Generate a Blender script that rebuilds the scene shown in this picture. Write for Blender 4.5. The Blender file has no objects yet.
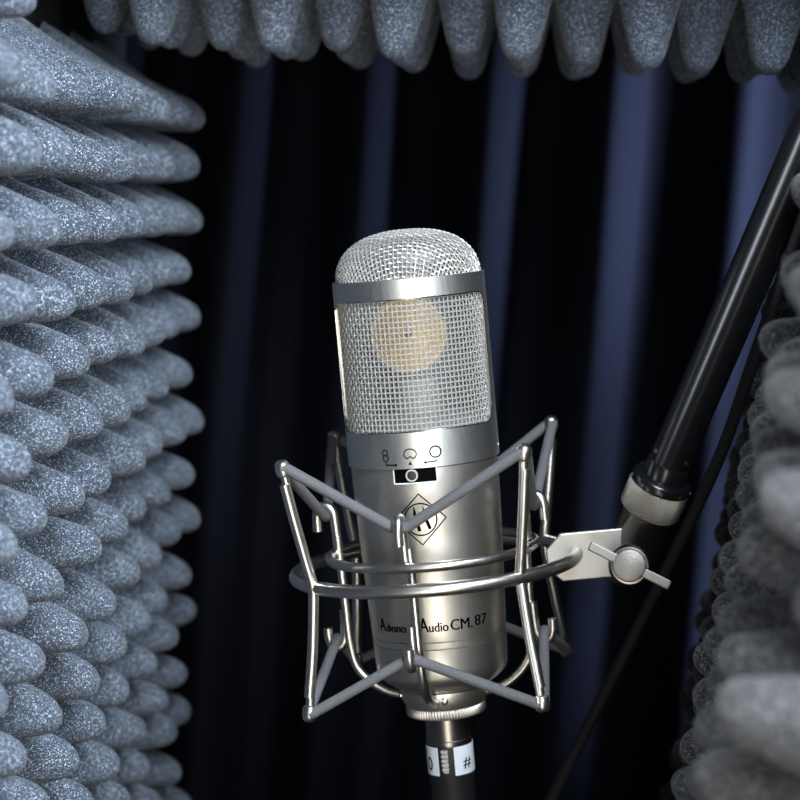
import bpy, bmesh, math, random
from mathutils import Vector, Matrix, noise

random.seed(7)
C = bpy.context.scene.collection
S = 0.00034                 # metres in one working unit (1 unit spans one pixel at the microphone)
F = 2000.0                  # focal length in pixels of an 800 px frame
CAMZ = 1000.0                # camera height above the booth floor, in units
R = math.radians

# ------------------------------------------------------------------ camera frame
yc = Vector((125, 210, -F)).normalized()                 # depth axis of the booth as the camera sees it
rl = R(2.5)
zc = Vector((math.sin(rl), math.cos(rl), 0)); zc = (zc - yc * zc.dot(yc)).normalized()
xc = yc.cross(zc)
M_cw = Matrix((xc, yc, zc))                              # camera axes -> booth axes
CAM = Vector((0, 0, CAMZ))

def P(px, py, d):
    """point of the booth (units) seen at a photo position, d units along the optical axis"""
    return CAM + M_cw @ Vector(((px - 400) / F * d, (400 - py) / F * d, -d))

# ------------------------------------------------------------------ materials
def new_mat(name):
    m = bpy.data.materials.new(name); m.use_nodes = True
    nt = m.node_tree
    return m, nt, nt.nodes['Principled BSDF']

def simple(name, col, rough=0.5, metal=0.0, bump=0.0, bscale=300, var=0.0, spec=None, sheen=0.0):
    m, nt, b = new_mat(name)
    b.inputs['Base Color'].default_value = (*col, 1)
    b.inputs['Roughness'].default_value = rough
    b.inputs['Metallic'].default_value = metal
    if spec is not None: b.inputs['Specular IOR Level'].default_value = spec
    if sheen:
        b.inputs['Sheen Weight'].default_value = sheen
    tc = nt.nodes.new('ShaderNodeTexCoord')
    n = nt.nodes.new('ShaderNodeTexNoise'); n.inputs['Scale'].default_value = bscale; n.inputs['Detail'].default_value = 3
    nt.links.new(tc.outputs['Object'], n.inputs['Vector'])
    if bump:
        bp = nt.nodes.new('ShaderNodeBump'); bp.inputs['Strength'].default_value = bump; bp.inputs['Distance'].default_value = 0.0005
        nt.links.new(n.outputs['Fac'], bp.inputs['Height']); nt.links.new(bp.outputs['Normal'], b.inputs['Normal'])
    if var:
        mx = nt.nodes.new('ShaderNodeMixRGB'); mx.blend_type = 'MULTIPLY'; mx.inputs['Fac'].default_value = var
        mx.inputs['Color1'].default_value = (*col, 1)
        nt.links.new(n.outputs['Fac'], mx.inputs['Color2']); nt.links.new(mx.outputs['Color'], b.inputs['Base Color'])
    return m

def foam_mat(name, lo, mid, hi):
    """open-cell foam: dark grain, with the sparkle of cell walls painted in as bright specks"""
    m, nt, b = new_mat(name)
    tc = nt.nodes.new('ShaderNodeTexCoord')
    v = nt.nodes.new('ShaderNodeTexVoronoi'); v.inputs['Scale'].default_value = 3400
    nt.links.new(tc.outputs['Object'], v.inputs['Vector'])
    sp = nt.nodes.new('ShaderNodeSeparateColor'); nt.links.new(v.outputs['Color'], sp.inputs['Color'])
    cr = nt.nodes.new('ShaderNodeValToRGB')
    e = cr.color_ramp.elements
    e[0].position = 0.0; e[0].color = (*lo, 1)
    e[1].position = 1.0; e[1].color = (*hi, 1)
    k = e.new(0.72); k.color = (*mid, 1)
    k = e.new(0.90); k.color = tuple(0.55 * a + 0.45 * c for a, c in zip(mid, hi)) + (1,)
    nt.links.new(sp.outputs['Red'], cr.inputs['Fac'])
    n = nt.nodes.new('ShaderNodeTexNoise'); n.inputs['Scale'].default_value = 900; n.inputs['Detail'].default_value = 2
    nt.links.new(tc.outputs['Object'], n.inputs['Vector'])
    bp = nt.nodes.new('ShaderNodeBump'); bp.inputs['Strength'].default_value = 0.6; bp.inputs['Distance'].default_value = 0.0006
    nt.links.new(n.outputs['Fac'], bp.inputs['Height']); nt.links.new(bp.outputs['Normal'], b.inputs['Normal'])
    v2 = nt.nodes.new('ShaderNodeTexVoronoi'); v2.inputs['Scale'].default_value = 1500
    nt.links.new(tc.outputs['Object'], v2.inputs['Vector'])
    s2 = nt.nodes.new('ShaderNodeSeparateColor'); nt.links.new(v2.outputs['Color'], s2.inputs['Color'])
    m1 = nt.nodes.new('ShaderNodeMath'); m1.operation = 'GREATER_THAN'; m1.inputs[1].default_value = .85
    nt.links.new(s2.outputs['Green'], m1.inputs[0])
    m2 = nt.nodes.new('ShaderNodeMath'); m2.operation = 'LESS_THAN'; m2.inputs[1].default_value = .30
    nt.links.new(v2.outputs['Distance'], m2.inputs[0])
    m3 = nt.nodes.new('ShaderNodeMath'); m3.operation = 'MULTIPLY'
    nt.links.new(m1.outputs[0], m3.inputs[0]); nt.links.new(m2.outputs[0], m3.inputs[1])
    mm = nt.nodes.new('ShaderNodeMixRGB'); mm.inputs['Color2'].default_value = (*[min(1, c * 1.5) for c in hi], 1)
    nt.links.new(m3.outputs[0], mm.inputs['Fac']); nt.links.new(cr.outputs['Color'], mm.inputs['Color1'])
    nt.links.new(mm.outputs['Color'], b.inputs['Base Color'])
    b.inputs['Roughness'].default_value = 0.95
    b.inputs['Specular IOR Level'].default_value = 0.15
    b.inputs['Sheen Weight'].default_value = 0.15
    return m

def brushed(name, col, rough, scale):
    """satin nickel with a faint vertical grain"""
    m, nt, b = new_mat(name)
    b.inputs['Metallic'].default_value = 1.0
    tc = nt.nodes.new('ShaderNodeTexCoord')
    mp = nt.nodes.new('ShaderNodeMapping'); mp.inputs['Scale'].default_value = scale
    nt.links.new(tc.outputs['Object'], mp.inputs['Vector'])
    n = nt.nodes.new('ShaderNodeTexNoise'); n.inputs['Scale'].default_value = 1.0; n.inputs['Detail'].default_value = 4
    nt.links.new(mp.outputs['Vector'], n.inputs['Vector'])
    mr = nt.nodes.new('ShaderNodeMapRange'); mr.inputs['To Min'].default_value = rough - 0.05; mr.inputs['To Max'].default_value = rough + 0.06
    nt.links.new(n.outputs['Fac'], mr.inputs['Value']); nt.links.new(mr.outputs['Result'], b.inputs['Roughness'])
    mx = nt.nodes.new('ShaderNodeMixRGB'); mx.inputs['Color1'].default_value = (*[c * 0.92 for c in col], 1); mx.inputs['Color2'].default_value = (*[min(1, c * 1.06) for c in col], 1)
    nt.links.new(n.outputs['Fac'], mx.inputs['Fac']); nt.links.new(mx.outputs['Color'], b.inputs['Base Color'])
    return m

M = dict(
    foam=foam_mat('charcoal_foam', (0.038, 0.046, 0.060), (0.074, 0.090, 0.117), (0.42, 0.49, 0.60)),  # blue of the window light tinted into the foam colour
    foam_shaded=foam_mat('shaded_charcoal_foam', (0.017, 0.0165, 0.016), (0.033, 0.032, 0.031), (0.24, 0.24, 0.25)),  # same foam, darkened: the right wall's shade put into the colour
    curtain=simple('navy_curtain', (0.007, 0.0075, 0.011), 1.0, bump=0.3, bscale=900, spec=0.0),
    board=simple('dark_board', (0.012, 0.012, 0.013), 0.9, bump=0.1),
    nickel=brushed('satin_nickel', (0.60, 0.57, 0.52), 0.41, (900, 900, 900)),
    band=brushed('brushed_nickel', (0.64, 0.63, 0.61), 0.40, (1500, 1500, 200)),
    wire=brushed('bent_nickel_wire', (0.66, 0.63, 0.58), 0.30, (600, 600, 600)),
    mesh=simple('mesh_wire', (0.60, 0.585, 0.56), 0.45, 0.6),
    plate=simple('zinc_plate', (0.52, 0.51, 0.47), 0.42, 0.75, bump=0.05),
    knob=simple('cast_nickel', (0.33, 0.31, 0.28), 0.5, 0.9, bump=0.25, bscale=1500),
    dark_metal=simple('smoked_nickel', (0.30, 0.28, 0.26), 0.30, 1.0),
    black_metal=simple('black_lacquer', (0.006, 0.006, 0.007), 0.24, 0.0, bump=0.02, spec=0.6),
    black=simple('black_plastic', (0.010, 0.010, 0.010), 0.5),
    ink=simple('black_engraving', (0.003, 0.003, 0.003), 0.9, spec=0.0),
    rubber=simple('black_rubber', (0.008, 0.008, 0.009), 0.7),
    cord=simple('grey_elastic', (0.19, 0.19, 0.20), 0.95, bump=1.0, bscale=2200, var=0.5, spec=0.1),
    gold=simple('gold_film', (0.72, 0.47, 0.12), 0.35, 0.85),
    brass_rim=simple('pale_brass', (0.75, 0.62, 0.38), 0.35, 0.9),
    inner=simple('grey_core', (0.30, 0.29, 0.28), 0.6),
    paper=simple('white_label', (0.72, 0.76, 0.82), 0.6),
    chrome=simple('bright_chrome', (0.85, 0.83, 0.80), 0.18, 1.0),
)

# fabric ribs on the elastic: fine stripes running round the cord
# ------------------------------------------------------------------ mesh helpers
class MB:
    """collects geometry in units; build() links it as one mesh object in metres"""
    def __init__(s): s.v = []; s.f = []
    def add(s, vs, fs):
        b = len(s.v); s.v += [Vector(p) for p in vs]; s.f += [tuple(b + i for i in f) for f in fs]; return s
    def tube(s, pts, r, n=10, closed=False, caps=True, squash=1.0):
        pts = [Vector(p) for p in pts]; N = len(pts)
        rs = r if isinstance(r, (list, tuple)) else [r] * N
        tan = []
        for i in range(N):
            a = pts[(i - 1) % N] if (closed or i > 0) else pts[0]
            b = pts[(i + 1) % N] if (closed or i < N - 1) else pts[-1]
            tan.append((b - a).normalized())
        up = Vector((0, 0, 1)) if abs(tan[0].z) < 0.9 else Vector((1, 0, 0))
        nrm = (up - tan[0] * up.dot(tan[0])).normalized()
        vs = []
        for i in range(N):
            nrm = (nrm - tan[i] * nrm.dot(tan[i])).normalized()
            bn = tan[i].cross(nrm)
            for k in range(n):
                a = 2 * math.pi * k / n
                vs.append(pts[i] + (nrm * math.cos(a) + bn * math.sin(a) * squash) * rs[i])
        fs = []
        for i in range(N if closed else N - 1):
            j = (i + 1) % N
            for k in range(n):
                l = (k + 1) % n
                fs.append((i * n + k, i * n + l, j * n + l, j * n + k))
        if caps and not closed:
            fs.append(tuple(range(n - 1, -1, -1))); fs.append(tuple((N - 1) * n + k for k in range(n)))
        return s.add(vs, fs)
    def lathe(s, prof, n=48, mat=None, a0=0, a1=2 * math.pi, teeth=0, depth=0, trange=None, caps=True):
        """prof: (r, z) pairs turned about z; teeth flute the rows named in trange"""
        full = abs(a1 - a0 - 2 * math.pi) < 1e-6
        m = n if full else n + 1
        vs = []
        for i, (r, z) in enumerate(prof):
            for k in range(m):
                a = a0 + (a1 - a0) * k / n
                rr = r
                if teeth and trange and trange[0] <= i <= trange[1]:
                    rr = r - depth * (0.5 + 0.5 * math.cos(teeth * a))
                p = Vector((rr * math.sin(a), -rr * math.cos(a), z))
                vs.append(mat @ p if mat else p)
        fs = []
        for i in range(len(prof) - 1):
            for k in range(n):
                l = (k + 1) % m
                fs.append((i * m + k, i * m + l, (i + 1) * m + l, (i + 1) * m + k))
        if caps and full and prof[0][0] > 1e-6: fs.append(tuple(range(m - 1, -1, -1)))
        if caps and full and prof[-1][0] > 1e-6: fs.append(tuple((len(prof) - 1) * m + k for k in range(m)))
        return s.add(vs, fs)
    def prism(s, poly, z0, z1, mat=None):
        n = len(poly)
        vs = [Vector((x, y, z0)) for x, y in poly] + [Vector((x, y, z1)) for x, y in poly]
        if mat: vs = [mat @ p for p in vs]
        fs = [tuple(range(n - 1, -1, -1)), tuple(range(n, 2 * n))]
        fs += [(i, (i + 1) % n, n + (i + 1) % n, n + i) for i in range(n)]
        return s.add(vs, fs)
    def box(s, lo, hi, mat=None):
        return s.prism([(lo[0], lo[1]), (hi[0], lo[1]), (hi[0], hi[1]), (lo[0], hi[1])], lo[2], hi[2], mat)
    def build(s, name, mat, parent=None, smooth=True, bevel=0, merge=False, angle=40, base=None):
        me = bpy.data.meshes.new(name)
        bm = bmesh.new()
        b = base or Vector((0, 0, 0))
        vs = [bm.verts.new((p - b) * S) for p in s.v]
        for f in s.f:
            try: bm.faces.new([vs[i] for i in f])
            except ValueError: pass
        if merge: bmesh.ops.remove_doubles(bm, verts=bm.verts[:], dist=0.02 * S)
        bmesh.ops.recalc_face_normals(bm, faces=bm.faces[:])
        if smooth:
            for f in bm.faces: f.smooth = True
            for e in bm.edges:
                if len(e.link_faces) == 2 and e.calc_face_angle(0) > R(angle): e.smooth = False
        bm.to_mesh(me); bm.free()
        me.materials.append(mat)
        o = bpy.data.objects.new(name, me); C.objects.link(o)
        if parent: o.parent = parent
        elif base: o.location = b * S
        if bevel:
            m = o.modifiers.new('edge', 'BEVEL'); m.width = bevel * S; m.segments = 2; m.limit_method = 'ANGLE'; m.angle_limit = R(35)
        return o

def tag(o, label=None, cat=None, group=None, kind=None):
    for k, v in (('label', label), ('category', cat), ('group', group), ('kind', kind)):
        if v: o[k] = v
    return o

def empty(name, mat):
    """Empty standing on a frame given in units"""
    o = bpy.data.objects.new(name, None); C.objects.link(o)
    m = mat.copy(); m.translation = mat.translation * S
    o.matrix_world = m; o.empty_display_size = 0.01
    return o

def curve(pts, n=8):
    """Catmull-Rom through the points"""
    pts = [Vector(p) for p in pts]; out = []
    for i in range(len(pts) - 1):
        a = pts[i - 1] if i else pts[0] * 2 - pts[1]
        b, c = pts[i], pts[i + 1]
        d = pts[i + 2] if i + 2 < len(pts) else pts[-1] * 2 - pts[-2]
        for k in range(n):
            t = k / n
            out.append(0.5 * (2 * b + (c - a) * t + (2 * a - 5 * b + 4 * c - d) * t * t + (3 * b - a - 3 * c + d) * t ** 3))
    out.append(pts[-1]); return out

# ------------------------------------------------------------------ the microphone's frame
lean, tilt = R(5.1), R(5.1)
ax = M_cw @ Vector((-math.sin(lean) * math.cos(tilt), math.cos(lean) * math.cos(tilt), math.sin(tilt)))
ux = M_cw @ Vector((math.cos(lean), math.sin(lean), 0)); ux = (ux - ax * ux.dot(ax)).normalized()
wx = ax.cross(ux)
FRAME = Matrix((ux, wx, ax)).transposed().to_4x4(); FRAME.translation = P(426, 480, 2000)
MIC = FRAME @ Matrix.Rotation(R(-7.9), 4, 'Z')
MNT = FRAME @ Matrix.Rotation(R(-11), 4, 'Z')

def on_mic(px, py, rad):
    """angle round the microphone and height where a sight line meets its skin"""
    inv = MIC.inverted()
    o = inv @ CAM; d = (inv @ P(px, py, 2000)) - o
    a = d.x ** 2 + d.y ** 2; b = 2 * (o.x * d.x + o.y * d.y); c = o.x ** 2 + o.y ** 2 - rad ** 2
    q = b * b - 4 * a * c
    t = (-b - math.sqrt(max(q, 0))) / (2 * a)
    p = o + d * t
    return math.atan2(p.x, -p.y), p.z

# ------------------------------------------------------------------ foam
PROF = [(0, 1), (.1, .9), (.2, .80), (.3, .70), (.4, .60), (.5, .51), (.6, .445), (.7, .40), (.78, .352), (.84, .32), (.89, .285), (.93, .242), (.96, .192), (.985, .12), (1, 0)]

def foam(name, cells, a, b, L, origin, eu, ev, en, amp=5.0, n=24, seed=0, droop=None, cut=None, slim=(1, 1), mat='foam'):
    """one moulded sheet: each (p, q) cell is a rhombus of half-diagonals a, b rising into a round-nosed cone along en"""
    mb = MB()
    for (p, q) in cells:
        jl = L * (1 + random.uniform(-.035, .03)); jx, jy = random.uniform(-5, 5), random.uniform(-4, 4)
        dz = droop(p, q) if droop else 0
        if cut: jl *= cut(p, q)
        vs = []; fs = []
        for (h, r) in PROF[:-1]:
            k = min(1, h / .4)
            for i in range(n):
                th = 2 * math.pi * i / n
                c, s = math.cos(th), math.sin(th)
                e = n // 4; j, t = i // e, (i % e) / e
                corners = [(1, 0), (0, 1), (-1, 0), (0, -1), (1, 0)]
                dx = corners[j][0] * (1 - t) + corners[j + 1][0] * t; dy = corners[j][1] * (1 - t) + corners[j + 1][1] * t
                x = a * r * (dx * (1 - k) + c * k); y = b * r * (dy * (1 - k) + s * k)
                x *= 1 + (slim[0] - 1) * k; y *= 1 + (slim[1] - 1) * k
                vs.append((p + x + jx * h * h, q + y + jy * h * h - dz * h, h * jl))
        vs.append((p + jx, q + jy - dz, jl))
        m = len(PROF) - 1
        for i in range(m - 1):
            for k in range(n):
                l = (k + 1) % n; fs.append((i * n + k, i * n + l, (i + 1) * n + l, (i + 1) * n + k))
        for k in range(n): fs.append(((m - 1) * n + k, (m - 1) * n + (k + 1) % n, m * n))
        mb.add([origin + eu * x + ev * y + en * z for x, y, z in vs], fs)
    for v in mb.v:
        d = noise.noise_vector(v * 0.011 + Vector((seed, 0, 0)))
        v += d * amp
    return mb.build(name, M[mat], merge=True, angle=80, base=origin)

X, Y, Z = Vector((1, 0, 0)), Vector((0, 1, 0)), Vector((0, 0, 1))
# left wall: rows run back into the booth, every second row set off by half a cone
XL, LL = -405.0, 150.0
def drp(z): return max(6, min(34, 27 + z * .035))
cells = []
for k in range(-2, 17):
    z = 13 - 64.2 * k
    for j in range(0, 10):
        y = 2500 * (.992 - .0547 * j) + (68.5 if k % 2 else 0)
        if y < 1480 or (k == -2 and y > 1720): continue
        cells.append((y, z + drp(z)))
fl = foam('acoustic_foam_panel', cells, 68.5, 64.2, LL, Vector((XL - LL, 0, CAMZ)), Y, Z, X, seed=1, droop=lambda p, q: drp(q), slim=(.92, 1.03))
tag(fl, 'blue-grey foam panel with sideways cones in receding rows, on the wall opposite the boom arm', 'acoustic foam', 'foam panels lining the booth')
# ceiling
a0 = P(522, 73, 2190)
ZT, LC = a0.z - CAMZ + 13, 150.0
xt = (X - Z * .013).normalized()
cells = []
for k in range(0, 6):
    for j in range(-5, 5):
        x = a0.x + 136 * j + (68 if k % 2 else 0)
        if x > 470 or x < -500: continue
        cells.append((x, a0.y + 66 * k))
fc = foam('acoustic_foam_panel', cells, 68, 66, LC, Vector((0, 0, CAMZ + ZT + LC)), xt, Y, xt.cross(Y) * -1, seed=5, amp=2.5, cut=lambda p, q: .9 if p < -440 else 1)
tag(fc, 'dark grey foam panel overhead with a row of long rounded cones hanging above the microphone', 'acoustic foam', 'foam panels lining the booth')
# right wall, leaning outwards at the top and opening towards the back
q0 = P(720, 612, 2480); q1 = P(711, 706, 1230)
er = (Vector((q0.x - q1.x, q0.y - q1.y, 0))).normalized()
ez = (Z + X * 0.14).normalized(); en = er.cross(ez).normalized()
if en.x > 0: en = -en
ez = er.cross(en).normalized()
if ez.z < 0: ez = -ez
LR = 140.0
o1 = q1 - en * LR
cells = []
for k in range(-9, 9):
    for j in range(0, 10):
        if k < 6: cells.append((137 * j + (68.5 if k % 2 else 0), 64.2 * k))
fr = foam('acoustic_foam_panel', cells, 68.5, 64.2, LR, o1, er, ez, en, seed=9, mat='foam_shaded', cut=lambda p, q: .74 if p < 100 and 50 < q < 80 else 1)
tag(fr, 'shadowed foam panel beside the boom arm, with large blurred pale cones at its edge', 'acoustic foam', 'foam panels lining the booth')

# ------------------------------------------------------------------ booth shell
def shell(name, lo, hi):
    o = MB().box(lo, hi).build(name, M['board'], smooth=False)
    return tag(o, kind='structure')
YB = 3010
shell('floor', (-600, 900, -40), (560, YB + 30, 0))
shell('wall_left', (XL - LL - 48, 1430, 0), (XL - LL - 12, YB + 30, CAMZ + 330))
shell('wall_back', (-600, YB, 0), (560, YB + 30, CAMZ + 330))
shell('ceiling', (-600, 2140, CAMZ + ZT + LC + 10), (560, YB + 30, CAMZ + ZT + LC + 40))
shell('added_shade_lip_1', (-600, 2085, CAMZ + ZT + 100), (480, 2105, CAMZ + ZT + LC + 40))  # unseen lip, added to shade the cones deeper along the ceiling
shell('wall_right', (480, 900, 0), (520, 2440, CAMZ + 330))

# ------------------------------------------------------------------ curtain
mb = MB(); vs = []; fs = []
nx, nz = 420, 40
YC = 2800
per = 124.5 / F * YC
c0 = P(237, 100, YC)
for j in range(nz + 1):
    z = 6 + (CAMZ + ZT + LC - 4) * j / nz
    for i in range(nx + 1):
        x = -590 + 1060 * i / nx
        ph = 2 * math.pi * (x - c0.x) / per + 0.35 * noise.noise(Vector((x * .004, z * .0016, 3)))
        # crests are tight, valleys broad; the crest line is phase 0
        y = -50 * (math.cos(ph) + 0.25 * math.cos(2 * ph)) + 10 * noise.noise(Vector((x * .006, z * .003, 8)))
        xs = x + 0.042 * (z - c0.z) + 12 * math.sin(ph + 0.6)
        vs.append((xs, YC + 70 + y, z))
for j in range(nz):
    for i in range(nx):
        a = j * (nx + 1) + i; fs.append((a, a + 1, a + nx + 2, a + nx + 1))
mb.add(vs, fs)
cu = mb.build('curtain', M['curtain'], base=Vector((0, YC + 70, 0)), angle=180)
tag(cu, 'dark navy cloth curtain hanging in tall pleats behind the microphone', 'curtain')

# ------------------------------------------------------------------ microphone
mic = empty('studio_microphone', MIC)
tag(mic, 'silver studio microphone with a domed wire mesh head, standing in the wire mount', 'microphone')
RH, RB = 75.0, 73.4
VB0, VB1 = 185.0, 204.0               # band under the dome
VW0 = on_mic(415, 432, RH)[1]          # sill of the mesh window
VS = on_mic(432, 467.8, RB)[1]           # seam above the switch
def cyl(th, r, z): return Vector((r * math.sin(th), -r * math.cos(th), z))

# head frame: band, two side rails and lower collar, with round-cornered windows front and rear
mb = MB()
half, cr = R(77.5), 16.0
def window(th):
    """(sill, lintel) of the opening at this angle, or None"""
    t = abs((th + math.pi / 2) % math.pi - math.pi / 2)
    if t >= half: return None
    s = (half - t) * RH
    if s < cr:
        q = cr - math.sqrt(max(0, cr * cr - (cr - s) ** 2))
        return VW0 + q, VB0 - q * .55
    return VW0, VB0
N = 720
angs = [2 * math.pi * i / N for i in range(N)]
th_in, th_out = RH - 3.2, RH + .6
def strip(z0f, z1f, idx):
    for i in idx:
        a, b = angs[i], angs[(i + 1) % N]
        q = [(a, z0f(a)), (b, z0f(b)), (b, z1f(b)), (a, z1f(a))]
        vs = [cyl(t, th_out, z) for t, z in q] + [cyl(t, th_in, z) for t, z in q]
        mb.add(vs, [(0, 1, 2, 3), (7, 6, 5, 4), (0, 4, 5, 1), (2, 6, 7, 3)] )
open_idx = [i for i in range(N) if window(angs[i]) and window(angs[(i + 1) % N])]
rail_idx = [i for i in range(N) if i not in set(open_idx)]
strip(lambda a: VB0 - 0 if not window(a) else window(a)[1], lambda a: VB1, open_idx)
strip(lambda a: VS + 1, lambda a: VW0 if not window(a) else window(a)[0], open_idx)
# rails, with side cheeks
strip(lambda a: VS + 1, lambda a: VB1, rail_idx)
for i in rail_idx:
    for k in (i, (i + 1) % N):
        if window(angs[k]):
            t = angs[k]
            w = window(t)
            mb.add([cyl(t, th_in, w[0]), cyl(t, th_out, w[0]), cyl(t, th_out, w[1]), cyl(t, th_in, w[1])], [(0, 1, 2, 3)])
mb.build('head_frame', M['band'], mic, merge=True, angle=50)
# bright rolled lips round the two windows
for side in (0, math.pi):
    lip = []
    for t in [(-half + (2 * half) * i / 240) for i in range(241)]:
        w = window(t * .9999)
        if w: lip.append((t, w[0]))
    lo = lip
    hi = [(t, window(t * .9999)[1]) for t, _ in reversed(lo)]
    pts = [cyl(t + side, RH - .3, z) for t, z in lo + hi]
    MB().tube(pts, 1.1, 6, closed=True).build('window_lip', M['chrome'], mic)

# woven mesh, front and rear windows share one basket
mb = MB()
nv, rm, zr0, zr1 = 96, 71.6, VW0 - 3, VB0 + 4
rows = int((zr1 - zr0) / 5.05)
for i in range(nv):
    th = 2 * math.pi * i / nv
    pts = [cyl(th, rm + (.75 if (i + j) % 2 else -.75), zr0 + (zr1 - zr0) * j / rows) for j in range(rows + 1)]
    mb.tube(pts, .78, 5)
for j in range(rows + 1):
    z = zr0 + (zr1 - zr0) * j / rows
    pts = [cyl(2 * math.pi * i / nv, rm - (.75 if (i + j) % 2 else -.75), z) for i in range(nv)]
    mb.tube(pts, .78, 5, closed=True)
mb.build('mesh_basket', M['mesh'], mic)
# domed mesh cap: a flat weave pressed over the dome
prof = []
for i in range(41):
    t = i / 40 * math.pi / 2
    prof.append((71.2 * math.sin(t) ** .82, VB1 - 2 + 48 * math.cos(t) ** .90))
arc = [0]
for p, q in zip(prof, prof[1:]): arc.append(arc[-1] + math.hypot(q[0] - p[0], q[1] - p[1]))
def dome(s, t, off=0):
    d = math.hypot(s, t)
    if d > arc[-1]: return None
    k = max(i for i in range(len(arc)) if arc[i] <= d + 1e-9); k = min(k, len(arc) - 2)
    f = (d - arc[k]) / (arc[k + 1] - arc[k])
    r = prof[k][0] + (prof[k + 1][0] - prof[k][0]) * f; z = prof[k][1] + (prof[k + 1][1] - prof[k][1]) * f
    sc = r / d if d > 1e-6 else 1
    return Vector((s * sc * (1 + off / 70), t * sc * (1 + off / 70), z + off * .7))
mb = MB(); pit = 4.9; m = int(arc[-1] / pit) + 1
for axis in (0, 1):
    for i in range(-m, m + 1):
        run = []
        for j in range(-m * 2, m * 2 + 1):
            s, t = i * pit, j * pit / 2
            off = math.cos(math.pi * (j / 2 + i)) * (.75 if axis else -.75)
            p = dome(s, t, off) if axis == 0 else dome(t, s, off)
            if p: run.append(p)
        if len(run) > 3: mb.tube(run, .8, 5)
mb.build('mesh_cap', M['mesh'], mic)
# fine inner screen
def screen_mat():
    m, nt, b = new_mat('fine_screen')
    b.inputs['Base Color'].default_value = (.55, .54, .52, 1); b.inputs['Metallic'].default_value = .6; b.inputs['Roughness'].default_value = .5
    out = nt.nodes['Material Output']
    tr = nt.nodes.new('ShaderNodeBsdfTransparent'); mx = nt.nodes.new('ShaderNodeMixShader')
    tc = nt.nodes.new('ShaderNodeTexCoord'); w = nt.nodes.new('ShaderNodeTexChecker'); w.inputs['Scale'].default_value = 2600
    nt.links.new(tc.outputs['Object'], w.inputs['Vector'])
    mr = nt.nodes.new('ShaderNodeMapRange'); mr.inputs['To Min'].default_value = .12; mr.inputs['To Max'].default_value = .30
    nt.links.new(w.outputs['Fac'], mr.inputs['Value']); nt.links.new(mr.outputs['Result'], mx.inputs['Fac'])
    nt.links.new(tr.outputs['BSDF'], mx.inputs[1]); nt.links.new(b.outputs['BSDF'], mx.inputs[2]); nt.links.new(mx.outputs['Shader'], out.inputs['Surface'])
    return m
M['screen'] = screen_mat()
MB().lathe([(69, VW0 - 4), (69, VB1), (66, VB1 + 22), (50, VB1 + 38), (20, VB1 + 44), (0.01, VB1 + 44.5)], 64).build('inner_screen', M['screen'], mic)
# capsule: gold film in a ring, on a stalk
cz = on_mic(409, 336, 30)[1]; 
face = Matrix.Translation((-2.5, -16, cz + 1)) @ Matrix.Diagonal((.92, 1, .92, 1)) @ Matrix.Rotation(R(90), 4, 'X')
MB().lathe([(40, -32), (43, -28), (43, -2), (41, 0), (37, 0)], 64, face).build('capsule_ring', M['brass_rim'], mic)
cap = MB().lathe([(.01, 1.5), (8, 1.2), (37, .8), (37, -1), (.01, -1)], 64, face).build('gold_diaphragm', M['gold'], mic)
cap['label'] = 'gold-sputtered round diaphragm behind the mesh'
MB().lathe([(.01, 4), (3.5, 3.6), (4, 1), (.01, 1)], 20, face).build('centre_terminal', M['ink'], cap)
MB().lathe([(62, VW0 - 6), (62, VW0 + 8), (24, VW0 + 12), (20, cz - 44), (.01, cz - 44)], 40).build('capsule_stand', M['inner'], mic)

# body
z_txt = on_mic(436, 628, 68)[1]
z_gr = on_mic(440, 645, 67)[1]
mb = MB()
prof = [(60, VS + 2), (RB - .8, VS + 1), (RB, VS - .2), (RB - .6, -20), (71.2, -70), (68.6, -130), (67.5, z_gr + 3), (66.2, z_gr + 2.3), (67.4, z_gr + 1.6), (67.3, z_gr - 4), (66, z_gr - 4.7), (67.2, z_gr - 5.4),
        (66.5, -180), (66, -188), (64, -193), (58, -199), (50, -204.5), (46, -207), (36, -208)]
body = mb.lathe(prof, 128).build('body', M['nickel'], mic, angle=30)
def rb(z):
    for (r0, z0), (r1, z1) in zip(prof, prof[1:]):
        if z1 <= z <= z0 and z0 > z1: return r0 + (r1 - r0) * (z - z0) / (z1 - z0)
    return RB

def wrap(pts2, th0, z0, lift=.35):
    """flat (s, t) marks laid round the body"""
    return [cyl(th0 + s / rb(z0), rb(z0 + t) + lift, z0 + t) for s, t in pts2]
def stroke(mb, pts, w, th0, z0, closed=False, lift=.35, rad=None):
    """flat line of width w following 2-D points on the skin"""
    fine = []
    n = len(pts)
    for i in range(n if closed else n - 1):
        p, q = Vector(pts[i]), Vector(pts[(i + 1) % n]); k = max(1, int((q - p).length / 1.5))
        fine += [p.lerp(q, t / k) for t in range(k)]
    if not closed: fine.append(Vector(pts[-1]))
    n = len(fine); L_, R_ = [], []
    for i in range(n):
        a = fine[(i - 1) % n] if (closed or i) else fine[0]; b = fine[(i + 1) % n] if (closed or i < n - 1) else fine[-1]
        d = (b - a).normalized(); nn = Vector((-d.y, d.x)) * w / 2
        L_.append(fine[i] + nn); R_.append(fine[i] - nn)
    rr = (lambda z: rad) if rad else rb
    vs = [cyl(th0 + p.x / rr(z0), rr(z0 + p.y) + lift, z0 + p.y) for p in L_ + R_]
    fs = [(i, (i + 1) % n, n + (i + 1) % n, n + i) for i in range(n if closed else n - 1)]
    mb.add(vs, fs)

def circle(cx, cy, r, n=28): return [(cx + r * math.cos(2 * math.pi * i / n), cy + r * math.sin(2 * math.pi * i / n)) for i in range(n)]

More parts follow.
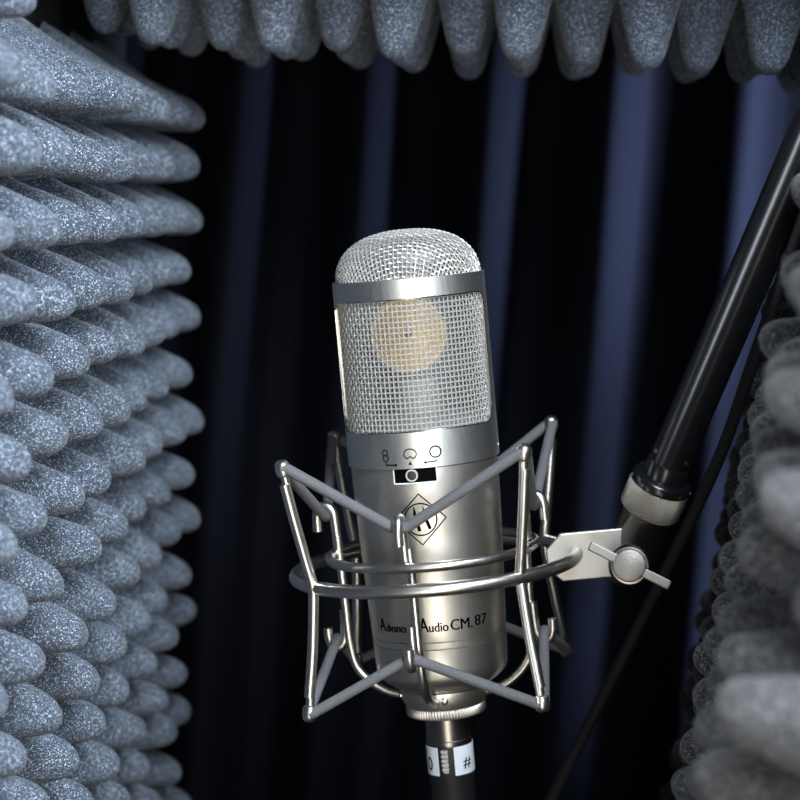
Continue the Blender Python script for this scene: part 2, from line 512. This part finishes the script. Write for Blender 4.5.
# polar pattern symbols above the switch
th0, zs0 = on_mic(410, 454, RH + .6)
def sym(px, py):
    th, z = on_mic(px, py, RH + .6); return ((th - th0) * RH, z - zs0)
mb = MB(); rad = RH + .6
c = sym(385, 453.0); stroke(mb, circle(c[0], c[1] + 0, 2.75), 1.1, th0, zs0, True, rad=rad)
c = sym(385.6, 458.6); stroke(mb, circle(c[0], c[1], 2.9), 1.1, th0, zs0, True, rad=rad)
c = sym(410, 454.2)
card = [(c[0] + 6.1 * math.cos(R(t)), c[1] + 5.0 * math.sin(R(t))) for t in range(-62, 243, 10)] + [(c[0] - 1.6, c[1] - 3.3), (c[0], c[1] - 2.2), (c[0] + 1.6, c[1] - 3.3)]
stroke(mb, card, 1.1, th0, zs0, True, rad=rad)
c = sym(435.5, 451.5); stroke(mb, circle(c[0], c[1], 5.4), 1.4, th0, zs0, True, rad=rad)
stroke(mb, [sym(386.3, 463), sym(386.3, 465.2), sym(396, 465.2)], 1.3, th0, zs0, rad=rad)
stroke(mb, [sym(436.3, 459), sym(436.3, 460.8), sym(425.5, 462.4)], 1.3, th0, zs0, rad=rad)
for q in (sym(396, 465.2), sym(425.5, 462.4)): stroke(mb, circle(q[0], q[1], .7, 10), 1.2, th0, zs0, True, rad=rad)
c = sym(410.3, 463.6); stroke(mb, [(c[0], c[1] + 1.6), (c[0] - .9, c[1] - 1), (c[0] + .9, c[1] - 1)], 1.9, th0, zs0, True, rad=rad)
mb.build('pattern_symbols', M['ink'], mic, smooth=False)

# pattern switch: slot, bright sill, lever
ts, zs = on_mic(415, 475, RB)
mb = MB()
def patch(mb, s0, s1, t0, t1, th, z, r0, r1, n=12):
    vs = []
    for r in (r0, r1):
        for i in range(n + 1):
            s = s0 + (s1 - s0) * i / n
            vs += [cyl(th + s / RB, r, z + t0), cyl(th + s / RB, r, z + t1)]
    k = 2 * (n + 1); fs = []
    for i in range(n):
        a = 2 * i
        fs += [(a, a + 2, a + 3, a + 1), (k + a + 1, k + a + 3, k + a + 2, k + a), (a, k + a, k + a + 2, a + 2), (a + 1, a + 3, k + a + 3, k + a + 1)]
    fs += [(0, 1, k + 1, k), (k - 2, 2 * k - 2, 2 * k - 1, k - 1)]
    mb.add(vs, fs)
patch(mb, -20.5, 20.5, -7.3, 7.0, ts, zs, RB - 3, RB + .3)
sw = mb.build('pattern_switch', M['ink'], mic)
mb = MB()
patch(mb, -21.5, 21.5, -8.4, -7.2, ts, zs, RB - 2, RB + .7); patch(mb, -21.7, -20.5, -8.4, 7.0, ts, zs, RB - 2, RB + .7); patch(mb, 20.5, 21.7, -8.4, 7.0, ts, zs, RB - 2, RB + .7)
mb.build('slot_edge', M['paper'], sw)['label'] = 'bright bare metal edge of the slot'
lm = Matrix.Translation(cyl(ts - 3 / RB, RB, zs - .2)) @ Matrix.Rotation(ts, 4, 'Z') @ Matrix.Rotation(R(90), 4, 'X')
MB().lathe([(6.1, -2), (6.1, 2.2), (5.6, 2.8), (4.7, 2.8), (4.4, 2.0)], 32, lm, caps=False).build('switch_lever', M['mesh'], sw)
MB().lathe([(4.5, -2), (4.5, 2.0), (3, 2.3), (.01, 2.4)], 32, lm).build('lever_cap', M['black'], sw)

# emblem: circle in a diamond with two slanting strokes and a bar
te, ze = on_mic(420.5, 519.6, RB)
mb = MB(); D = 25.0
stroke(mb, [(0, D), (D, 0), (0, -D), (-D, 0)], 1.25, te, ze, True)
stroke(mb, circle(0, 0, 15.6, 64), 1.45, te, ze, True)
def taper(mb, p, q, w0, w1, k=8):
    p, q = Vector(p), Vector(q); d = (q - p).normalized(); nn = Vector((-d.y, d.x)); L_ = []; R_ = []
    for i in range(k + 1):
        c = p.lerp(q, i / k); w = (w0 + (w1 - w0) * i / k) / 2; L_.append(c + nn * w); R_.append(c - nn * w)
    mb.add([cyl(te + v.x / RB, rb(ze + v.y) + .35, ze + v.y) for v in L_ + R_], [(i, i + 1, k + 2 + i, k + 1 + i) for i in range(k)])
taper(mb, (-5.8, 12.8), (-5.0, 3), .7, 4.2); taper(mb, (-5.0, 3), (-1.8, -11.5), 4.0, 3.2)
taper(mb, (3.2, 12.8), (4.4, 3), .7, 3.6); taper(mb, (4.4, 3), (8.6, -10), 3.4, 3.2)
taper(mb, (-4.4, -1), (5, -.4), 1.6, 1.6)
mb.build('emblem', M['ink'], mic, smooth=False)

# maker's lettering round the foot
def text_mesh(s, size):
    cu = bpy.data.curves.new('t', 'FONT'); cu.body = s; cu.size = size; cu.resolution_u = 3
    o = bpy.data.objects.new('t', cu); C.objects.link(o)
    bpy.context.view_layer.update()
    me = bpy.data.meshes.new_from_object(o.evaluated_get(bpy.context.evaluated_depsgraph_get()))
    C.objects.unlink(o); bpy.data.objects.remove(o); bpy.data.curves.remove(cu)
    vs = [v.co.copy() for v in me.vertices]; fs = [tuple(p.vertices) for p in me.polygons]
    bpy.data.meshes.remove(me); return vs, fs
mb = MB()
def letters(mb, s, a0, a1, z, size, rad, lift=.35):
    """text stretched between two angles"""
    vs, fs = text_mesh(s, size)
    x0 = min(v.x for v in vs); x1 = max(v.x for v in vs)
    for da in (-.005, 0, .005):     # three overlaid impressions thicken the strokes
        mb.add([cyl(a0 + da + (a1 - a0) * (v.x - x0) / (x1 - x0), rad(z + v.y) + lift + da * 2, z + v.y) for v in vs], fs)
def ang(px, py): return on_mic(px, py, 68)[0]
zb = on_mic(426, 632.5, 68)[1]
letters(mb, 'A', ang(381.5, 634), ang(387, 634), zb, 19, rb)
letters(mb, 'dvanced', ang(388, 634), ang(413.5, 634), zb, 12.5, rb)
letters(mb, 'A', ang(420, 632), ang(429, 631.5), zb, 21, rb)
letters(mb, 'udio', ang(429.5, 631), ang(448.5, 630), zb, 13.5, rb)
letters(mb, 'CM.', ang(451, 630), ang(472.5, 628), zb, 15.5, rb)
letters(mb, '87', ang(475, 625), ang(486.5, 624), zb + 1, 15, rb)
mb.build('maker_lettering', M['ink'], mic, smooth=False)
# small screw on the flank of the head
MB().lathe([(2.2, -1), (2.2, 1), (1.4, 1.8), (.01, 1.9)], 16, Matrix.Translation(cyl(R(88), RH, VW0 - 26)) @ Matrix.Rotation(R(88), 4, 'Z') @ Matrix.Rotation(R(90), 4, 'X')).build('side_screw', M['chrome'], mic)

# ------------------------------------------------------------------ shock mount
mnt = empty('shock_mount', MNT)
tag(mnt, 'nickel wire spider shock mount with grey elastic cords, holding the microphone', 'shock mount')
VT, VM, VBm = 36.0, -82.0, -205.0
hT, hM, hB = 116.0, 101.0, 113.0
corners = [(-1, -1), (1, -1), (1, 1), (-1, 1)]
for sx, sy in corners:
    def pp(h, v): return Vector((sx * h, sy * h, v))
    pts = curve([pp(hT - .5, VT - 16), pp(hT - 5, -14), pp(hM + 3.5, -58), pp(hM, VM), pp(hM + .8, -100), pp(hM + 5, -145), pp(hB - 1, VBm + 16)], 6)
    po = MB().tube(pts, 5.3, 14).build('post', M['wire'], mnt)
    for v, s in ((VT, 1), (VBm, -1)):
        h = hT if s > 0 else hB
        d = (pp(hT, VT) - pp(hM + 3.5, -58)).normalized() if s > 0 else (pp(hB, VBm) - pp(hM + 5, -145)).normalized()
        o = pp(h, v)
        n1 = d.orthogonal().normalized(); Mx = Matrix((n1, d.cross(n1), d)).transposed().to_4x4(); Mx.translation = o
        MB().lathe([(4.2, -17), (4.2, -9), (6.6, -7.5), (7.4, -4), (7.4, 1), (6.6, 4.5), (4.4, 7), (.01, 8)], 20, Mx).build('end_cap', M['wire'], po)
ring = lambda r, v, n=120: [Vector((r * math.cos(2 * math.pi * i / n), r * math.sin(2 * math.pi * i / n), v)) for i in range(n)]
MB().tube([p + Vector((2.5, 0, -3)) for p in ring(141, VM)], 6.8, 14, closed=True).build('outer_ring', M['wire'], mnt)
MB().tube(ring(103.5, -70), 5.0, 12, closed=True).build('inner_ring', M['wire'], mnt)
def rp(a, r, v, off=0):
    """point at angle a from the front of the mount, radius r, height v, set aside by off"""
    d = Vector((math.sin(a), -math.cos(a), 0)); t = Vector((math.cos(a), math.sin(a), 0))
    return d * r + t * off + Vector((0, 0, v))
HA = [R(-2.7), math.pi / 2, math.pi - R(2.7), -math.pi / 2]
for a in HA:
    w = MB().tube(curve([rp(a, 96, -52), rp(a, 95, -80), rp(a, 94, -125), rp(a, 93, -160), rp(a, 88, -186), rp(a, 74, -203), rp(a, 57, -213.5), rp(a, 41, -217)], 6), 4.5, 12).build('cradle_wire', M['wire'], mnt)
    o = -4.5
    MB().tube(curve([rp(a, 97, -64, o), rp(a, 98, -38, o), rp(a, 99, -28, o), rp(a, 104, -21.5, o), rp(a, 112, -22, o), rp(a, 116, -30, o), rp(a, 116.5, -46, o)], 6), 5.0, 12).build('hook', M['wire'], w)
    MB().tube(curve([rp(a, 97, -128, o), rp(a, 98, -150, o), rp(a, 99.5, -159.5, o), rp(a, 105, -166, o), rp(a, 112, -164.5, o), rp(a, 115, -156.5, o), rp(a, 115.5, -146, o)], 6), 5.0, 12).build('hook', M['wire'], w)
# elastics: one loop zigzags between post tips and hooks, above and below
def elastic(vpost, hp, vhook):
    pts = []
    order = [(-1, -1), (1, -1), (1, 1), (-1, 1)]
    for i in range(4):
        cxn = Vector((order[i][0], order[i][1], 0)).normalized()
        prev = HA[(i - 1) % 4]; nxt = HA[i]
        base = Vector((order[i][0] * hp, order[i][1] * hp, vpost))
        tdir = Vector((-cxn.y, cxn.x, 0))
        dn = Vector((0, 0, -1.0 if vhook < vpost else 1.0))
        for k in (-1, -.5, 0, .5, 1):
            ang_ = k * R(80)
            pts.append(base + (cxn * math.cos(ang_) + tdir * math.sin(ang_)) * 4.5 - cxn * 3.0 + dn * abs(k) * 2)
        h0 = rp(nxt, 107, vhook)
        t2 = Vector((math.cos(nxt), math.sin(nxt), 0))
        sgn = 1 if vhook < vpost else -1
        c_ = -4.5
        pts.append(h0 + t2 * (c_ - 9) + Vector((0, 0, 3.0 * sgn)))
        pts.append(h0 + t2 * c_)
        pts.append(h0 + t2 * (c_ + 9) + Vector((0, 0, 3.0 * sgn)))
    out = []
    n = len(pts)
    for i in range(n):
        p, q = pts[i], pts[(i + 1) % n]
        k = max(1, int((q - p).length / 6))
        out += [p.lerp(q, t / k) for t in range(k)]
    return out
e1 = MB().tube(elastic(VT + .5, hT, -31.5), 5.4, 12, closed=True, squash=1.0).build('elastic_cord', M['cord'], mnt)
e2 = MB().tube(elastic(VBm - .5, hB, -157), 5.2, 12, closed=True).build('elastic_cord', M['cord'], mnt)
e1['label'] = 'grey woven elastic cord looped over the upper hooks'; e2['label'] = 'grey woven elastic cord looped under the lower hooks'
# seat cup and knurled nut under the microphone
MB().lathe([(44, -208.5), (44.5, -211), (43, -220), (40, -226), (36, -227)], 64).build('seat_cup', M['nickel'], mnt)
for a in HA:
    MB().lathe([(3.6, -1), (3.6, 1.6), (2.4, 2.6), (.01, 2.7)], 16, Matrix.Translation(rp(a, 42.5, -215.5, 9)) @ Matrix.Rotation(a + R(10), 4, 'Z') @ Matrix.Rotation(R(90), 4, 'X')).build('set_screw', M['wire'], mnt)
MB().lathe([(30, -225.5), (38, -226), (40.5, -227), (40.5, -235), (38.5, -236.5), (24, -237)], 420, teeth=84, depth=2.1, trange=(2, 3)).build('knurled_nut', M['nickel'], mnt, angle=70)
# plate that the outer ring passes through, then the swivel joint
inv = MNT.inverted() @ FRAME
poly = [(113, -79), (128, -63.5), (196, -63.5), (206, -72), (206, -104), (196, -111.5), (127, -111.5), (113, -98)]
pm = inv @ Matrix.Translation((0, -14, 0)) @ Matrix.Rotation(R(90), 4, 'X')
rp_ = [Vector(p) for p in poly]
MB().prism([(p.x, p.y) for p in rp_], -3, 3, pm).build('mounting_plate', M['plate'], mnt, smooth=False, bevel=1.2)

B0, B1 = P(664, 475, 1975), P(769, 231, 1860)
bd = (B1 - B0).normalized()
toward = (CAM - B0).normalized()
bx = bd.cross(-toward).normalized(); by = bd.cross(bx).normalized()
BF = Matrix((bx, by, bd)).transposed().to_4x4(); BF.translation = B0      # z runs up the boom
if (BF.to_3x3() @ Vector((0, -1, 0))).dot(toward) < 0:
    BF = BF @ Matrix.Rotation(math.pi, 4, 'Z')
inv2 = MNT.inverted() @ BF
k1 = (P(656.5, 486, 1975) - B0).dot(bd); k0 = (P(646, 514, 1980) - B0).dot(bd)
sj = MB().lathe([(20, k0 - 82), (24, k0 - 78), (25, k0 - 70), (25, k0 - 6), (27, k0 - 2), (27, k0 + 1)], 48, inv2).build('swivel_joint', M['dark_metal'], mnt)
MB().lathe([(26, k0 - 1), (29.5, k0), (31, k0 + 1.5), (31, k1 - 1.5), (29.5, k1), (20, k1)], 440, inv2, teeth=88, depth=2.0, trange=(2, 3)).build('knurled_ring', M['nickel'], mnt, angle=70)
# thumb screw facing out of the joint
kc = P(629.5, 565.5, 1925)
knobz = (CAM - kc).normalized()
wd = (P(669, 586, 1925) - P(589, 546, 1925)).normalized(); wd = (wd - knobz * wd.dot(knobz)).normalized()
KF = Matrix((wd, knobz.cross(wd), knobz)).transposed().to_4x4(); KF.translation = kc
inv3 = MNT.inverted() @ KF
ts_ = MB().lathe([(.01, 4.4), (13, 4.2), (15.2, 3.2), (16, 1.5), (16, -4), (11, -6), (11, -30)], 40, inv3).build('thumb_screw', M['knob'], mnt)
MB().box((-43, -4.6, -7), (43, 4.6, 2.4), inv3).build('wing_bar', M['knob'], ts_, smooth=False, bevel=1.4)
MB().lathe([(16, -44), (20.5, -34), (20.5, -14), (18, -10), (10, -9)], 40, inv3).build('joint_boss', M['dark_metal'], sj)

# ------------------------------------------------------------------ boom arm
boom = empty('boom_arm', BF)
tag(boom, 'glossy black tubular boom arm slanting down to the swivel of the mount', 'boom arm')
MB().lathe([(21, 16), (21, 900), (18, 902)], 48).build('tube', M['black_metal'], boom)
MB().lathe([(26, k1 + .2), (30.5, k1 + 1), (30.5, k1 + 7), (28.5, k1 + 10), (23, k1 + 12), (22.3, k1 + 26), (21, k1 + 28)], 48).build('end_collar', M['black_metal'], boom)
for a in range(-150, 180, 40):
    t = R(a)
    MB().lathe([(1.8, -1), (1.8, .6), (.01, .8)], 12, Matrix.Translation(cyl(t, 30.3, k1 + 4)) @ Matrix.Rotation(t, 4, 'Z') @ Matrix.Rotation(R(90), 4, 'X')).build('grub_screw', M['dark_metal'], boom)
for t in (R(-50), R(48)):
    MB().lathe([(2.4, -1), (2.4, .5), (1.2, 1.2), (.01, 1.2)], 14, Matrix.Translation(cyl(t, 21.6, k1 + 38)) @ Matrix.Rotation(t, 4, 'Z') @ Matrix.Rotation(R(90), 4, 'X')).build('pin', M['dark_metal'], boom)

# ------------------------------------------------------------------ loose cable running down beside the boom
pts = [P(862, 100, 1770), P(812, 200, 1815), P(759, 345, 1930), P(717, 463, 2030), P(652, 599, 2140), P(566, 770, 2230)]
e = pts[-1] + (pts[-1] - pts[-2]).normalized() * 160
pts += [e, Vector((e.x - 70, e.y + 20, e.z * .35)), Vector((e.x - 90, e.y + 10, 8)), Vector((e.x - 170, e.y - 40, 7))]
lc = MB().tube(curve(pts, 10), 6.5, 16).build('loose_cable', M['rubber'], base=Vector((e.x, e.y, 0)))
tag(lc, 'thin black cable slanting down in the dark from beside the boom arm', 'cable')

# ------------------------------------------------------------------ cable plugged into the microphone
cab = empty('microphone_cable', MIC)
tag(cab, 'black microphone cable with a labelled plug pushed into the foot of the microphone', 'cable')
MB().lathe([(18, -237.3), (22.5, -239), (22.5, -262), (23.4, -263), (23.4, -268)], 48).build('plug_sleeve', M['dark_metal'], cab)['label'] = 'smoked metal sleeve'
sh = MB().lathe([(22, -266), (23.4, -266.5), (23.4, -301), (22.3, -304), (22.3, -330), (17, -348), (12, -352)], 48).build('plug_shell', M['black'], cab)
lb = MB()
def lab(mb, a0, a1, z0, z1, r):
    n = 24; vs = []
    for rr in (r, r + .5):
        for i in range(n + 1):
            a = a0 + (a1 - a0) * i / n; vs += [cyl(a, rr, z0), cyl(a, rr, z1)]
    k = 2 * (n + 1); fs = []
    for i in range(n):
        a = 2 * i; fs += [(a, a + 1, a + 3, a + 2), (k + a, k + a + 2, k + a + 3, k + a + 1), (a, a + 2, k + a + 2, k + a), (a + 1, k + a + 1, k + a + 3, a + 3)]
    fs += [(0, k, k + 1, 1), (k - 2, k - 1, 2 * k - 1, 2 * k - 2)]
    mb.add(vs, fs)
TG = R(8)
lab(lb, R(16), R(336), -297, -268, 23.5)
lo = lb.build('plug_label', M['paper'], cab); lo['label'] = 'white paper label wrapped round the plug'
mb = MB(); rl_ = lambda z: 24.1
letters(mb, '0', R(-60), R(-42), -292, 20, rl_)
letters(mb, '#', R(38), R(62), -290, 16, rl_)
mb.build('label_print', M['ink'], lo, smooth=False)
mb = MB()
for i in range(5):
    z = -270 - i * 4.6
    mb.prism([(-3.4, z - 2.9), (3.4, z - 2.9), (3.4, z), (-3.4, z)], 23, 27.5 - .3 * i, Matrix.Rotation(R(-6), 4, 'Z') @ Matrix.Rotation(R(90), 4, 'X'))
mb.prism([(-2.6, -294), (2.6, -294), (2.6, -270), (-2.6, -270)], 21, 24.6, Matrix.Rotation(R(-6), 4, 'Z') @ Matrix.Rotation(R(90), 4, 'X'))
mb.build('latch', M['mesh'], cab, smooth=False, bevel=.5)['label'] = 'ridged chrome release latch'
wp = [Vector((0, 0, -345)), Vector((0, 0, -380)), Vector((2, 6, -430)), Vector((8, 30, -500)), Vector((20, 90, -570)), Vector((40, 180, -610))]
MB().tube(curve(wp, 8), 10.5, 16).build('cable_lead', M['rubber'], cab)

# ------------------------------------------------------------------ light
def area(name, loc, target, size, energy, col, size_y=None):
    l = bpy.data.lights.new(name, 'AREA'); l.energy = energy; l.color = col
    l.shape = 'RECTANGLE'; l.size = size; l.size_y = size_y or size
    o = bpy.data.objects.new(name, l); C.objects.link(o)
    o.location = loc
    o.rotation_euler = (Vector(target) - Vector(loc)).to_track_quat('-Z', 'Y').to_euler()
    return o
T = FRAME.translation * S
cam0 = CAM * S
area('window_light', (cam0.x + .30, cam0.y + .06, cam0.z + .38), T, .40, 7.0, (.82, .91, 1.0), .40)
l = area('overhead_fill', (cam0.x + .12, cam0.y + .20, cam0.z + .34), (cam0.x - .17, cam0.y + .48, cam0.z - .06), .20, 1.5, (.80, .90, 1.0), .20)  # added fill, no known lamp; makes near left foam brighter than far
l.data.spread = R(90)
area('left_window_light', (cam0.x - .52, cam0.y + .25, cam0.z - .14), (cam0.x + .06, cam0.y + .36, cam0.z - .06), .10, 2.2, (.82, .90, 1.0), .40)
area('near_cone_fill', (cam0.x + .10, cam0.y + .21, cam0.z + .02), (cam0.x + .045, cam0.y + .42, cam0.z - .07), .06, .95, (.80, .90, 1.0), .12)  # added fill just out of frame, brightens the nearest right cones
area('low_warm_fill', (cam0.x + .06, cam0.y - .25, cam0.z - .30), T, .36, 3.9, (1.0, .93, .82), .60)  # added lamp in place of bounced light, warms the nickel reflections
l = area('side_gap_light', (570 * S, 2590 * S, cam0.z + .01), (150 * S, 2900 * S, cam0.z + .02), .05, .8, (.55, .68, 1.0), .22)
l.data.spread = R(70)
l = area('low_gap_light', (480 * S, 2650 * S, cam0.z - .18), (250 * S, 2860 * S, cam0.z - .19), .03, .15, (.55, .68, 1.0), .14)
l.data.spread = R(60)

w = bpy.data.worlds.new('World'); bpy.context.scene.world = w; w.use_nodes = True
w.node_tree.nodes['Background'].inputs['Color'].default_value = (.05, .06, .08, 1)
w.node_tree.nodes['Background'].inputs['Strength'].default_value = .8

cam = bpy.data.cameras.new('Camera'); co = bpy.data.objects.new('Camera', cam); C.objects.link(co)
m4 = M_cw.to_4x4(); m4.translation = cam0; co.matrix_world = m4
cam.sensor_width = 36; cam.lens = 36 * F / 800
cam.clip_start = 0.01; cam.clip_end = 50
cam.dof.use_dof = True; cam.dof.focus_distance = 1935 * S; cam.dof.aperture_fstop = 12
bpy.context.scene.camera = co
vs_ = bpy.context.scene.view_settings
vs_.view_transform = 'Standard'; vs_.look = 'None'; vs_.exposure = 0; vs_.gamma = 1
